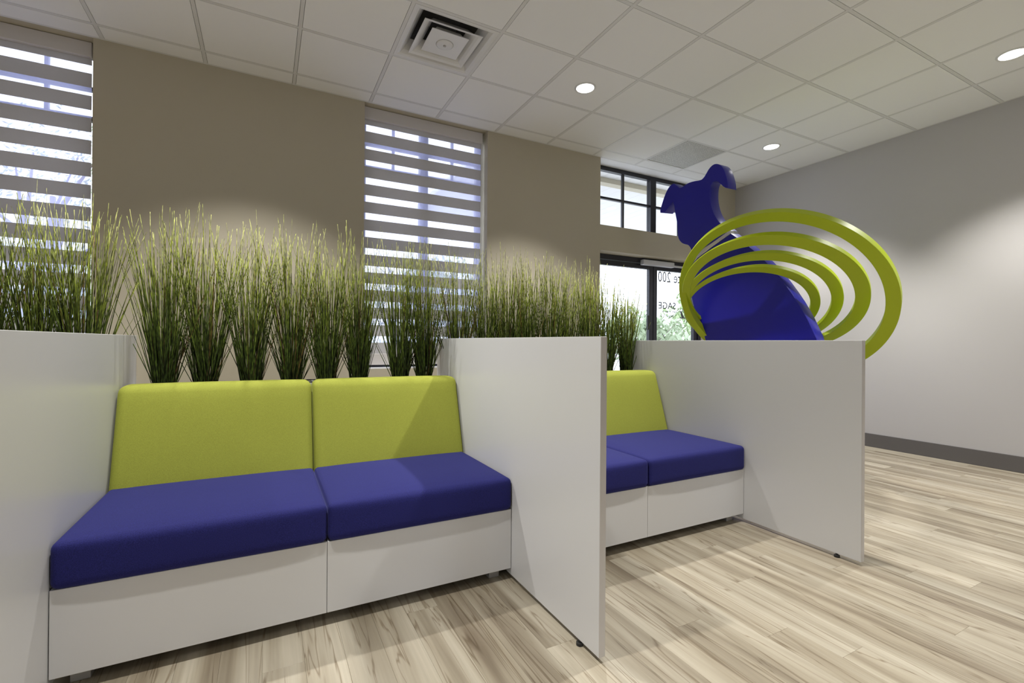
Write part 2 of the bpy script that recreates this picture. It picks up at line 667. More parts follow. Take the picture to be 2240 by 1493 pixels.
nearx, neary = -1.0, -0.2
ncol = int(math.ceil((XR - nearx) / PW))
offs = [0.0, .31, .93, .55, .12, .74, 1.05, .43]
for i in range(ncol):
    xa = XR - (i + 1) * PW
    xb = XR - i * PW
    y = YB - offs[(i * 3) % 8] if offs[(i * 3) % 8] > .05 else YB
    cuts = [YB]
    while y > neary:
        if cuts[-1] - y > 0.03:
            cuts.append(y)
        y -= PLEN
    cuts.append(neary)
    for q in range(len(cuts) - 1):
        ln = cuts[q] - cuts[q + 1]
        if ln < .02:
            continue
        o = link_copy('plank', plank_mesh(PW, ln), floor, ((xa + xb) / 2, (cuts[q] + cuts[q + 1]) / 2, 0))
# the rest of the floor, behind and beside the camera
m = MB()
xw = XR - ncol * PW
x = XL
while x < XR - .01:
    xe = min(x + PW, XR)
    yy = YF
    while yy < YB - .01:
        ye = min(yy + PLEN, YB)
        if x < xw - .001:
            xe = min(xe, xw)
            m.box(x + .0006, xe - .0006, yy + .0006, ye - .0006, -.006, 0)
        elif yy < neary - .001:
            m.box(x + .0006, xe - .0006, yy + .0006, min(ye, neary) - .0006, -.006, 0)
        yy = ye
    x = xe
tag(m.build('plank_field', 'plank', parent=floor), kind='stuff')
structure(MB().box(DX[0], DX[1], YB, YB + WT, -.006, 0.012), 'trim_2', 'frame', bevel=.003)

# ---- ceiling: tiles in a T-bar grid
ceiling = structure(MB().box(XL - .2, XR + .2, YF - .2, YB, ZC + .16, ZC + .30), 'ceiling', 'plenum', origin=(0, 0, ZC + .16))
xs = [GX + G * i for i in range(-8, 8)]
xs[0] = XL
xs = xs + [XR]
ys = [YB] + [GY - G * j for j in range(0, 14)]
ys[-1] = YF
tile_cache = {}
VENT = (0, 1)        # column i, row j of the diffuser
GRILLE = (5, 0)
for a in range(len(xs) - 1):
    for c in range(len(ys) - 1):
        i, j = a - 8, c - 1
        if (i, j) in (VENT, GRILLE):
            continue
        wx, wy = xs[a + 1] - xs[a], ys[c] - ys[c + 1]
        key = (round(wx, 3), round(wy, 3))
        if key not in tile_cache:
            mm = MB().box(-wx / 2 + .0142, wx / 2 - .0142, -wy / 2 + .0142, wy / 2 - .0142, 0, .016)
            me = mm.mesh('ceiling_tile')
            me.materials.append(M['tile'])
            tile_cache[key] = me
        link_copy('ceiling_tile', tile_cache[key], ceiling, ((xs[a] + xs[a + 1]) / 2, (ys[c] + ys[c + 1]) / 2, ZC + .0005))
for xg in xs[1:-1]:
    MB().box(xg - .0118, xg + .0118, YF, YB, ZC, ZC + .005).box(xg - .002, xg + .002, YF, YB, ZC + .005, ZC + .04).build('grid_runner', 'grid', parent=ceiling)
for yg in ys[1:-1]:
    MB().box(XL, XR, yg - .0118, yg + .0118, ZC + .0006, ZC + .005).box(XL, XR, yg - .002, yg + .002, ZC + .005, ZC + .03).build('grid_runner', 'grid', parent=ceiling)
MB().box(XR - .02, XR, YF, YB, ZC + .0002, ZC + .005).box(XL, XR, YB - .02, YB, ZC + .0004, ZC + .005).build('wall_angle', 'grid', parent=ceiling)


def cell(i, j):
    return (GX + G * i, GX + G * (i + 1), GY - G * (j + 1), GY - G * j)


# ---- square ceiling diffuser
def frustum(m, cx, cy, h0, z0, h1, z1, t=0.0):
    vs = []
    for h, z in ((h0, z0), (h1, z1)):
        vs += [(cx - h, cy - h, z), (cx + h, cy - h, z), (cx + h, cy + h, z), (cx - h, cy + h, z)]
    m.add(vs, [(0, 1, 5, 4), (1, 2, 6, 5), (2, 3, 7, 6), (3, 0, 4, 7)])


def sq_rings(m, cx, cy, prof):
    for (h0, z0), (h1, z1) in zip(prof[:-1], prof[1:]):
        frustum(m, cx, cy, h0, z0, h1, z1)


x0, x1, ya, yb_ = cell(*VENT)
vx, vy = (x0 + x1) / 2, (ya + yb_) / 2
vent = empty('ceiling_diffuser', (vx, vy, ZC), 'square white louvred air diffuser set in the ceiling grid', 'air vent')
m = MB()
sq_rings(m, vx, vy, [(.292, ZC + .012), (.292, ZC - .001), (.272, ZC - .002), (.256, ZC + .004), (.236, ZC + .024), (.214, ZC + .055), (.195, ZC + .090)])
m.build('outer_frame', 'vent', parent=vent, smooth=False)
m = MB()
sq_rings(m, vx, vy, [(.197, ZC + .088), (.10, ZC + .135), (.10, ZC + .14)])
m.add([(vx - .1, vy - .1, ZC + .14), (vx + .1, vy - .1, ZC + .14), (vx + .1, vy + .1, ZC + .14), (vx - .1, vy + .1, ZC + .14)], [(0, 1, 2, 3)])
m.build('duct', 'vent_dark', parent=vent)
m = MB()
sq_rings(m, vx, vy, [(.122, ZC + .062), (.146, ZC + .030), (.168, ZC + .006), (.184, ZC - .004), (.205, ZC - .010), (.205, ZC - .007), (.186, ZC + .001), (.170, ZC + .012), (.148, ZC + .036), (.124, ZC + .066), (.122, ZC + .062)])
m.build('middle_louvre', 'vent', parent=vent)
m = MB()
m.box(vx - .132, vx + .132, vy - .132, vy + .132, ZC - .008, ZC - .004)
sq_rings(m, vx, vy, [(.132, ZC - .004), (.10, ZC + .02), (.085, ZC + .045)])
cp = m.build('centre_plate', 'vent', parent=vent)
m = MB().lathe(vx, vy, [(0.0, ZC - .016), (.052, ZC - .014), (.062, ZC - .008), (0.0, ZC - .008)], 28, close=False)
m.build('damper_boss', 'vent', parent=cp, smooth=True)
m = MB().lathe(vx, vy, [(0.0, ZC - .021), (.009, ZC - .021), (.011, ZC - .014), (0.0, ZC - .014)], 16, close=False)
m.build('screw', 'foot', parent=cp, smooth=True)

x0, x1, ya, yb_ = cell(*GRILLE)
gx, gy = (x0 + x1) / 2, (ya + yb_) / 2
gr = empty('return_air_grille', (gx, gy, ZC), 'grey perforated return air panel set among the white ceiling tiles', 'air grille')
MB().box(x0 + .02, x1 - .02, ya + .02, yb_ - .02, ZC + .004, ZC + .008).build('perforated_panel', 'perf', parent=gr)
m = MB()
for (q0, q1, q2, q3) in ((x0 + .006, x1 - .006, ya + .006, ya + .02), (x0 + .006, x1 - .006, yb_ - .02, yb_ - .006), (x0 + .006, x0 + .02, ya + .02, yb_ - .02), (x1 - .02, x1 - .006, ya + .02, yb_ - .02)):
    m.box(q0, q1, q2, q3, ZC + .0055, ZC + .012)
m.build('frame', 'grid', parent=gr)


# ---- recessed downlights
def downlight(i, j, label, power=CAN_W):
    x0, x1, ya, yb_ = cell(i, j)
    cx, cy = (x0 + x1) / 2, (ya + yb_) / 2
    t = empty('recessed_downlight', (cx, cy, ZC), label, 'ceiling light', 'recessed downlights in the ceiling')
    zt = ZC + .0005
    MB().lathe(cx, cy, [(.070, zt - .0008), (.074, zt - .006), (.086, zt - .004), (.088, zt - .0002)], 40).build('trim_ring', 'vent', parent=t, smooth=True)
    MB().lathe(cx, cy, [(0.0, zt - .004), (.0715, zt - .003), (.0715, zt - .0004), (0.0, zt - .0004)], 40, close=False).build('lens', 'lamp', parent=t)
    ld = bpy.data.lights.new('downlight_lamp', 'SPOT')
    ld.energy = power
    ld.color = (1.0, 0.985, 0.955)
    ld.spot_size = R(100)
    ld.spot_blend = 0.62
    ld.shadow_soft_size = 0.035
    lo = bpy.data.objects.new('downlight_lamp', ld)
    C.objects.link(lo)
    lo.parent = t
    lo.location = (0, 0, -.03)
    return t


CANS = {(2, 1): 'round recessed downlight in the tile right of the square diffuser',
        (6, 1): 'small recessed downlight near the dog sculpture and the far wall corner',
        (6, 4): 'recessed downlight nearest the right wall at the picture edge',
        (-2, 1): 'recessed downlight over the near bench, above the frame',
        (2, 4): 'recessed downlight over the middle partition, above the frame',
        (-2, 4): 'recessed downlight over the left partition, above the frame',
        (-6, 1): 'recessed downlight by the far left of the window wall',
        (-6, 4): 'recessed downlight towards the left wall',
        (6, 8): 'recessed downlight by the right wall behind the viewer',
        (2, 8): 'recessed downlight in the middle behind the viewer',
        (-2, 8): 'recessed downlight left of the middle behind the viewer',
        (-6, 8): 'recessed downlight by the left wall behind the viewer'}
for (i, j), lb in CANS.items():
    downlight(i, j, lb)

# ================================================================ WINDOWS, BLINDS, DOOR
YG = 4.45       # frame plane (front), glass just behind


def bar(m, x0, x1, z0, z1, y0=YG, d=.06):
    m.box(x0, x1, y0, y0 + d, z0, z1)


def pane(parent, x0, x1, z0, z1, y=YG + .028):
    MB().box(x0, x1, y, y + .006, z0, z1).build('pane', 'glass', parent=parent)


def window(name, X):
    xa, xb = X
    root = empty(name, ((xa + xb) / 2, YG, WIN_Z), kind='structure')
    m = MB()
    fw = .045
    bar(m, xa, xa + fw, WIN_Z, ZC)
    bar(m, xb - fw, xb, WIN_Z, ZC)
    bar(m, xa + fw, xb - fw, WIN_Z, WIN_Z + .05)
    bar(m, xa + fw, xb - fw, ZC - .05, ZC)
    m.build('window_frame', 'frame', parent=root, bevel=.003)
    xm = (xa + xb) / 2
    bar(m := MB(), xm - .04, xm + .04, WIN_Z + .05, ZC - .05, YG - .005, .07)
    m.build('mullion', 'frame', parent=root, bevel=.003)
    for s0, s1 in ((xa + fw, xm - .04), (xm + .04, xb - fw)):
        mid = (s0 + s1) / 2
        bar(m := MB(), s0, s1, 2.877, 2.905, YG + .01, .035)
        m.build('muntin', 'frame', parent=root)
        bar(m := MB(), s0, s1, 2.655, 2.69, YG + .01, .035)
        m.build('muntin', 'frame', parent=root)
        bar(m := MB(), mid - .012, mid + .012, 2.69, ZC - .05, YG + .012, .03)
        m.build('muntin', 'frame', parent=root)
        pane(root, s0, s1, WIN_Z + .05, 2.655)
        for c0, c1 in ((s0, mid - .012), (mid + .012, s1)):
            pane(root, c0, c1, 2.69, 2.877)
            pane(root, c0, c1, 2.905, ZC - .05)
    MB().box(xa + .002, xb - .002, YB + .004, YG, WIN_Z, WIN_Z + .012).build('window_sill', 'laminate', parent=root, bevel=.003)
    return root


window('window_1', W1)
window('window_2', W2)


def blind(X, label):
    xa, xb = X[0] + .012, X[1] - .03
    yf = 4.338
    root = empty('zebra_blind', ((xa + xb) / 2, yf, WIN_Z), label, 'window blind', 'striped blinds on the two windows')
    MB().box(xa - .006, xb + .006, yf, yf + .06, 3.068, ZC - .003).build('valance', 'valance', parent=root, bevel=.004)
    yb2 = yf + .032
    z = 3.0208
    MB().box(xa, xb, yb2, yb2 + .0012, z, 3.07).build('band', 'band', parent=root)
    k = 0
    while z - .0587 > WIN_Z + .08:
        MB().box(xa, xb, yb2 + .0004, yb2 + .0010, z - .0587, z).build('sheer_strip', 'sheer', parent=root)
        z -= .0587
        z2 = max(z - .1, WIN_Z + .06)
        MB().box(xa, xb, yb2, yb2 + .0014, z2, z).build('band', 'band', parent=root)
        z = z2
        k += 1
    MB().box(xa, xb, yb2 - .008, yb2 + .010, WIN_Z + .035, z).build('bottom_rail', 'valance', parent=root, bevel=.004)
    m = MB()
    m.tube([(xb + .012, yf + .02, 3.07), (xb + .012, yf + .02, 1.2)], .0022, 5)
    m.build('bead_cord', 'valance', parent=root)
    return root


blind(W1, 'striped sheer and taupe blind on the window at the left edge')
blind(W2, 'striped sheer and taupe blind on the middle window between the two beige wall sections')

# transom over the door
root = empty('window_3', ((DX[0] + DX[1]) / 2, YG, TS), kind='structure')
m = MB()
bar(m, DX[0], DX[0] + .03, TS, ZC)
bar(m, DX[1] - .03, DX[1], TS, ZC)
bar(m, DX[0] + .03, DX[1] - .03, TS, TS + .03)
bar(m, DX[0] + .03, DX[1] - .03, ZC - .05, ZC)
m.build('window_frame', 'frame', parent=root, bevel=.003)
xm = 4.325
bar(m := MB(), xm - .045, xm + .045, TS + .03, ZC - .05, YG - .01, .075)
m.build('mullion', 'frame', parent=root, bevel=.003)
for s0, s1 in ((DX[0] + .03, xm - .045), (xm + .045, DX[1] - .03)):
    mid = 3.851 if s0 < 4 else 4.80
    bar(m := MB(), s0, s1, 2.785, 2.811, YG + .008, .035)
    m.build('muntin', 'frame', parent=root)
    for zz0, zz1 in ((TS + .03, 2.785), (2.811, ZC - .05)):
        bar(m := MB(), mid - .013, mid + .013, zz0, zz1, YG + .01, .03)
        m.build('muntin', 'frame', parent=root)
        pane(root, s0, mid - .013, zz0, zz1)
        pane(root, mid + .013, s1, zz0, zz1)

# glazed double door
door = empty('door_1', ((DX[0] + DX[1]) / 2, YG, 0), kind='structure')
m = MB()
bar(m, DX[0], DX[0] + .045, 0, DH, YG - .02, .1)
bar(m, DX[1] - .045, DX[1], 0, DH, YG - .02, .1)
bar(m, DX[0] + .045, DX[1] - .045, 2.065, DH, YG - .02, .1)
m.build('door_frame', 'frame', parent=door, bevel=.003)
XM = 4.34
leaves = []
for s0, s1 in ((DX[0] + .05, XM - .004), (XM + .004, DX[1] - .05)):
    m = MB()
    sw = .062
    bar(m, s0, s0 + sw, .015, 2.06, YG, .05)
    bar(m, s1 - sw, s1, .015, 2.06, YG, .05)
    bar(m, s0 + sw, s1 - sw, 2.0, 2.06, YG, .05)
    bar(m, s0 + sw, s1 - sw, .015, .22, YG, .05)
    lf = m.build('door_leaf', 'frame', parent=door, bevel=.003)
    MB().box(s0 + sw, s1 - sw, YG + .022, YG + .030, .22, 2.0).build('pane', 'glass', parent=lf)
    # push bar
    hm = MB()
    hx = s1 - sw / 2 if s0 < 4 else s0 + sw / 2
    hm.box(s0 + .02, s1 - .02, YG - .055, YG - .025, 1.0, 1.05)
    hm.box(s0 + .03, s0 + .08, YG - .03, YG, .99, 1.06)
    hm.box(s1 - .08, s1 - .03, YG - .03, YG, .99, 1.06)
    hm.build('push_bar', 'closer', parent=lf, bevel=.006)
    leaves.append((lf, s0, s1, sw))
MB().box(4.225, 4.262, YG - .03, YG, 1.24, 1.42).build('lock_plate', 'black', parent=leaves[0][0], bevel=.004)
cl = MB().box(4.10, 4.62, YG - .085, YG - .02, 2.035, 2.10).build('door_closer', 'closer', parent=door, bevel=.008)
MB().box(4.62, 5.0, YG - .06, YG - .045, 2.045, 2.07).build('closer_arm', 'closer', parent=cl, bevel=.003)


# lettering on the glass of the right leaf, readable from outdoors
def lettering(txt, size, xright, z, m, part, squeeze=1.0, offset=0.0):
    cu = bpy.data.curves.new('lettering', 'FONT')
    cu.body = txt
    cu.size = size
    cu.extrude = .0006
    cu.offset = offset
    cu.resolution_u = 3
    to = bpy.data.objects.new('lettering_tmp', cu)
    C.objects.link(to)
    dg = bpy.context.evaluated_depsgraph_get()
    me = bpy.data.meshes.new_from_object(to.evaluated_get(dg))
    bpy.data.objects.remove(to)
    wd = max(v.co.x for v in me.vertices)
    # text end (reader's right, outdoors) lies towards -X at xright
    o0 = org(part)
    for v in me.vertices:
        x = (wd - v.co.x) * squeeze + xright
        v.co = Vector((x, YG + .0325 - v.co.z, z + v.co.y)) - o0
    me.flip_normals()
    me.materials.clear()
    me.materials.append(M[m])
    o = bpy.data.objects.new('lettering', me)
    C.objects.link(o)
    o.parent = part
    return o


rl = leaves[1][0]
lettering('Suite 200', .195, 4.452, 1.862, 'letter', rl, .80)
lettering('SAGE', .122, 4.462, 1.518, 'letter', rl, 1.08, .0015)
lettering('IMAGING', .054, 4.456, 1.404, 'letter', rl, 1.28)
m = MB()
random.seed(9)
xx = 4.535
while xx < 4.79:
    ww = random.choice((.012, .016, .02))
    m.box(xx, xx + ww * .35, YG + .0312, YG + .0318, 1.468, 1.49)
    m.box(xx, xx + ww, YG + .0312, YG + .0318, random.choice((1.468, 1.486, 1.477)), 1.49)
    xx += ww + .010
m.build('small_print', 'letter_pale', parent=rl)
# leaning emblem beside the lettering, mostly behind the sculpture
m = MB()
zz = YG + .0314
m.add([(4.84, zz, 1.40), (4.98, zz, 1.40), (4.98, zz, 1.415), (4.92, zz, 1.415), (4.87, zz, 1.50), (4.845, zz, 1.49), (4.875, zz, 1.415), (4.84, zz, 1.415)], [(0, 1, 2, 3, 6, 7), (3, 4, 5, 6)])
m.build('emblem', 'letter', parent=rl)

# ================================================================ OUTDOORS
structure(MB().box(-60, 70, -60, 80, -.4, -.13), 'ground', 'paving')
structure(MB().box(XL - .2, XR + .2, YF - 2.4, YF - .2, 3.05, 3.2), 'added_front_canopy', 'soffit')  # unseen canopy added to keep direct sky off the added front window
structure(MB().box(XL - 2.2, XL - .2, YF - .2, YB, 3.05, 3.2), 'added_side_canopy', 'soffit')  # unseen canopy added to shield the added side window from the sky
structure(MB().box(-1, 14, YB + WT, 8.6, -.13, -.02), 'porch_slab', 'concrete')
SZ = 3.36
sof = structure(MB().box(2.3, 10, YB + WT, 8.4, SZ + .02, SZ + .08), 'porch_soffit', 'soffit', origin=(2.3, YB + WT, SZ + .02))
x = 2.3
me = MB().box(-.098, .098, 0, 8.4 - YB - WT - .002, 0, .02).mesh('soffit_board')
me.materials.append(M['soffit'])
while x < 9.9:
    link_copy('soffit_board', me, sof, (x + .1, YB + WT + .001, SZ))
    x += .2
tag(MB().box(2.3, 10, 5.18, 5.31, SZ - .07, SZ - .0005).build('porch_beam', 'beam', bevel=.004), 'tan beam under the white porch ceiling seen through the transom', 'beam')
for px in (9.8,):
    tag(MB().box(px - .12, px + .12, 8.1, 8.34, -.02, SZ).build('porch_post', 'soffit', bevel=.01), 'white square post holding up the porch roof outdoors', 'post')


def leafy(name, label, cat, loc, h, rad, n, seed, lm='leaf', trunk=True, size=.16, zfrac=.35, branches=0):
    rnd = random.Random(seed)
    t = empty(name, loc, label, cat, 'trees and shrubs outdoors')
    L0 = Vector(loc)
    m = MB()
    blobs = []
    for k in range(9):
        a = rnd.uniform(0, 2 * math.pi)
        rr = rad * rnd.uniform(0, .65)
        blobs.append((Vector((rr * math.cos(a), rr * math.sin(a), h * rnd.uniform(zfrac, .85))), rad * rnd.uniform(.4, .6)))
    for k in range(n):
        c, r_ = rnd.choice(blobs)
        d = Vector((rnd.gauss(0, 1), rnd.gauss(0, 1), rnd.gauss(0, 1))).normalized() * r_ * rnd.uniform(.55, 1.0)
        p = L0 + c + d
        if p.z < L0.z + .03:
            continue
        q = Vector((rnd.gauss(0, 1), rnd.gauss(0, 1), rnd.gauss(0, 1))).normalized()
        a = q.orthogonal().normalized()
        b2 = q.cross(a)
        s = size * rnd.uniform(.6, 1.2)
        m.add([p - a * s, p + b2 * s * .35, p + a * s, p - b2 * s * .35], [(0, 1, 2, 3)])
    tag(m.build('crown', lm, parent=t), kind='stuff')
    tm = MB()
    tm.tube([L0 + Vector((0, 0, -.04)), L0 + Vector((.03, 0, h * .3)), L0 + Vector((-.02, .02, h * .7))], [h * .03, h * .022, h * .008], 8)
    for k in range(branches + 4):
        z0 = h * rnd.uniform(.2, .6)
        a = rnd.uniform(0, 2 * math.pi)
        l_ = rad * rnd.uniform(.6, 1.0)
        p0 = L0 + Vector((0, 0, z0))
        p1 = p0 + Vector((math.cos(a) * l_ * .5, math.sin(a) * l_ * .5, l_ * .35))
        p2 = p0 + Vector((math.cos(a + .2) * l_, math.sin(a + .2) * l_, l_ * .8))
        tm.tube([p0, p1, p2], [h * .011, h * .007, h * .002], 6)
    tm.build('trunk', 'bark', parent=t)
    return t


leafy('shrub', 'leafy green shrub outdoors behind the left part of the door glass', 'shrub', (8.6, 12.6, -.13), 2.5, 1.4, 1800, 1, 'leaf')
leafy('shrub', 'pale green shrub outdoors under the door lettering', 'shrub', (12.2, 12.9, -.13), 2.3, 1.6, 1800, 2, 'leaf2')
leafy('shrub', 'tall loose shrub outdoors just left of the sculpture head', 'shrub', (16.2, 14.0, -.13), 3.4, 1.6, 1700, 3, 'leaf')
leafy('shrub', 'low shrub outdoors at the foot of the door view', 'shrub', (11.4, 9.9, -.13), 1.3, 1.1, 1300, 4, 'leaf2')
leafy('tree', 'sparse tree outdoors behind the left window blind', 'tree', (-3.6, 12.0, -.13), 5.6, 2.4, 2600, 5, 'leaf2', size=.055, branches=16)
leafy('tree', 'broad green tree outdoors behind the middle window blind', 'tree', (4.6, 15.0, -.13), 4.2, 2.3, 1600, 6, 'leaf', branches=6)
leafy('shrub', 'green hedge shrub outdoors low behind the left window', 'shrub', (-2.6, 8.0, -.13), 1.8, 1.5, 1500, 7, 'leaf')


# ================================================================ BOOTHS
PT = 0.026
P_FRONT, P_BACK, P_TOP = 1.252, 2.945, 1.09
PX = [-0.57 - PT, 0.990, 2.5535]       # left faces
PYF = [1.252, 1.254, 1.231]
PLAB = ['white laminate partition at the left edge of the picture, left of the near bench',
        'white laminate partition standing between the two benches',
        'white laminate partition at the right end, in front of the dog sculpture']
for k in range(3):
    t = empty('partition_panel', (PX[k] + PT / 2, 2.1, 0), PLAB[k], 'partition', 'white partitions between the benches')
    bd = MB().box(PX[k], PX[k] + PT, PYF[k], P_BACK, .018, P_TOP).build('board', 'laminate', parent=t, bevel=.0015)
    MB().box(PX[k] + .0005, PX[k] + PT - .0005, PYF[k] - .0012, PYF[k] - .0002, 0.0195, P_TOP - .0015).build('shaded_edge', 'laminate_edge_shade', parent=bd)  # thin strip that carries the painted edge shading
    for yy in (PYF[k] + .11, P_BACK - .12):
        MB().lathe(PX[k] + .003, yy, [(0, 0), (.013, 0), (.013, .010), (.006, .011), (.006, .0178), (0, .0178)], 16, close=False).build('glide', 'black', parent=t, smooth=False)


def bench(xa, xb, yf, label, cat='bench'):
    t = empty('upholstered_bench', ((xa + xb) / 2, (yf + 2.7) / 2, 0), label, cat, 'two-seat benches between the partitions')
    xm = (xa + xb) / 2
    for q, (s0, s1) in enumerate(((xa + .002, xm - .0008), (xm + .0008, xb - .002))):
        MB().box(s0, s1, yf, 2.70, .05, .316).build('base', 'laminate', parent=t, bevel=.0015)
        rbox(s0 + .0003, s1 - .0003, yf - .012, 2.475, .3165, .458, .022, (0.0, .006, .014), inner=9).build('seat_cushion', 'blue', parent=t, smooth=True)

        def lean(p):
            z = p.z - .458
            return Vector((p.x, p.y + z * .315, p.z))
        rbox(s0 + .001, s1 - .001, 2.447, 2.575, .395, .868, .034, (0.0, .008, .003), warp=lean, inner=9).build('back_cushion', 'lime', parent=t, smooth=True)
        fx = s0 + .035 if q == 0 else s1 - .085
        MB().box(fx, fx + .05, yf + .05, yf + .1, 0, .0495).build('foot', 'foot', parent=t, bevel=.002)
        MB().box(fx, fx + .05, 2.6, 2.65, 0, .0495).build('foot', 'foot', parent=t, bevel=.002)
    return t


bench(-0.5695, 0.9895, 1.8836, 'lime and blue two-seat bench nearest the camera, below the reed planter')
bench(0.990 + PT + .0005, 2.553, 1.8605, 'lime and blue two-seat bench partly hidden by the middle partition')

PB0, PB1, PZ = 2.735, 2.935, 0.845


def planter(xa, xb, label):
    t = empty('planter_box', ((xa + xb) / 2, (PB0 + PB1) / 2, 0), label, 'planter', 'planters behind the benches')
    m = MB()
    m.box(xa, xb, PB0, PB0 + .014, 0, PZ)
    m.box(xa, xb, PB1 - .014, PB1, 0, PZ)
    m.box(xa, xa + .014, PB0 + .014, PB1 - .014, 0, PZ)
    m.box(xb - .014, xb, PB0 + .014, PB1 - .014, 0, PZ)
    m.build('box', 'laminate', parent=t)
    MB().box(xa + .015, xb - .015, PB0 + .015, PB1 - .015, .70, PZ - .02).build('liner', 'soil', parent=t)
    m = MB()
    m.box(xa, xb, PB0, PB0 + .014, PZ, PZ + .004).box(xa, xb, PB1 - .014, PB1, PZ, PZ + .004)
    m.build('rim', 'black', parent=t)
    return t


planter(-0.566, 0.987, 'planter box behind the near bench, holding a row of reeds')
planter(0.990 + PT + .003, 2.550, 'planter box behind the far bench, holding a row of reeds')
planter(-2.10, -0.57 - PT - .003, 'planter box left of the left partition, holding tall reeds')


# ---- reed plants
def reed_mesh(seed, n, dry=False):
    rnd = random.Random(seed)
    vs, fs, al, rn = [], [], [], []
    SEG = 6
    for k in range(n):
        a = rnd.uniform(0, 2 * math.pi)
        br = .047 * math.sqrt(rnd.random())
        base = Vector((br * math.cos(a) * 1.0, br * math.sin(a) * .85, 0))
        out = a + rnd.gauss(0, .7)
        u = rnd.random()
        tilt = abs(rnd.gauss(0, R(7.5))) + R(1.0)
        if u < .07:
            tilt = rnd.uniform(R(16), R(27))
        bend = rnd.gauss(R(2), R(6))
        ln = rnd.triangular(.40, .97, .70)
        if tilt > R(15):
            ln *= .78
        if rnd.random() < .12:
            ln = rnd.uniform(.2, .5)
        if dry:
            ln *= .85
        rad = rnd.choice((.0018, .0024, .0030, .0040))
        r1 = rnd.random()
        wob = rnd.uniform(-.012, .012)
        p = base.copy()
        st = len(vs)
        for s in range(SEG + 1):
            f = s / SEG
            th = tilt + bend * f
            d = Vector((math.sin(th) * math.cos(out), math.sin(th) * math.sin(out) * .62, math.cos(th)))
            if s:
                p = p + d * (ln / SEG)
                p = p + Vector((math.cos(out + 1.57), math.sin(out + 1.57), 0)) * (wob * math.sin(f * 5 + r1 * 6) / SEG)
            r = rad * (1 - .62 * f)
            for q in range(3):
                t = 2 * math.pi * q / 3 + r1 * 6
                vs.append((p.x + r * math.cos(t), p.y + r * math.sin(t), p.z))
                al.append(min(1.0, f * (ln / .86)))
                rn.append(r1)
        for s in range(SEG):
            for q in range(3):
                q2 = (q + 1) % 3
                b0 = st + s * 3
                fs.append((b0 + q, b0 + q2, b0 + 3 + q2, b0 + 3 + q))
        fs.append((st + SEG * 3, st + SEG * 3 + 1, st + SEG * 3 + 2))
    me = bpy.data.meshes.new('blades')
    me.from_pydata(vs, [], fs)
    me.update()
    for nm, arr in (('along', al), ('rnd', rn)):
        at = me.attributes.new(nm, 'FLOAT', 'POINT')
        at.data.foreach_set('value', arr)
    me.polygons.foreach_set('use_smooth', [True] * len(me.polygons))
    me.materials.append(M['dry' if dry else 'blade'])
    return me


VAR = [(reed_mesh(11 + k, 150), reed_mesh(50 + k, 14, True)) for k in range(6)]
plug = MB().lathe(0, 0, [(0, -.03), (.058, -.03), (.062, .012), (.05, .016), (0, .016)], 18, close=False).mesh('root_plug', True)
plug.materials.append(M['soil'])


def reed(k, x, y, label, sc_h=1.0, rot=0.0, group='reeds in the planters'):
    t = empty('reed_plant', (x, y, PZ - .02), label, 'plant', group)
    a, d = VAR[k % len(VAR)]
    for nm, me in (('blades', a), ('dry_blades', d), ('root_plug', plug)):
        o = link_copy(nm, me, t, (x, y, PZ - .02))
        if nm != 'root_plug':
            o['kind'] = 'stuff'
            o.scale = (1, 1, sc_h)
            o.rotation_euler = (0, 0, rot if math.cos(rot) > 0 else rot)
        else:
            o.location = (0, 0, .004)
    return t


ORD = ['first', 'second', 'third', 'fourth', 'fifth', 'sixth', 'seventh', 'eighth', 'ninth', 'tenth']
YP = 2.835
near = [-.438, -.268, -.066, .131, .306, .480, .719, .875]
hs = [1.0, .99, 1.0, .98, .97, 1.0, .97, .96]
for k, x in enumerate(near):
    reed(k, x, YP + (.012 if k % 2 else -.01), '%s reed clump from the left partition, behind the near bench' % ORD[k], hs[k], .15 * ((k * 7) % 5 - 2) + (math.pi if k % 3 == 1 else 0))
far = [1.095, 1.29, 1.44, 1.60, 1.765, 1.95, 2.13, 2.305, 2.475]
for k, x in enumerate(far):
    reed(k + 3, x, YP + (.012 if k % 2 else -.01), '%s reed clump from the middle partition, behind the far bench' % ORD[k], (.95, .95, .97, .96, .97, .94, .93, .92, .84)[k], .2 * ((k * 3) % 5 - 2) + (math.pi if k % 2 else 0))
left = [-.74, -.90, -1.07, -1.24]
for k, x in enumerate(left):
    reed(k + 1, x, YP + (.012 if k % 2 else -.01), '%s tall reed clump leftwards from the left partition, in front of the left window' % ORD[k], (1.0, 1.03, .98, 1.0)[k], .25 * k + (math.pi if k % 2 else 0))

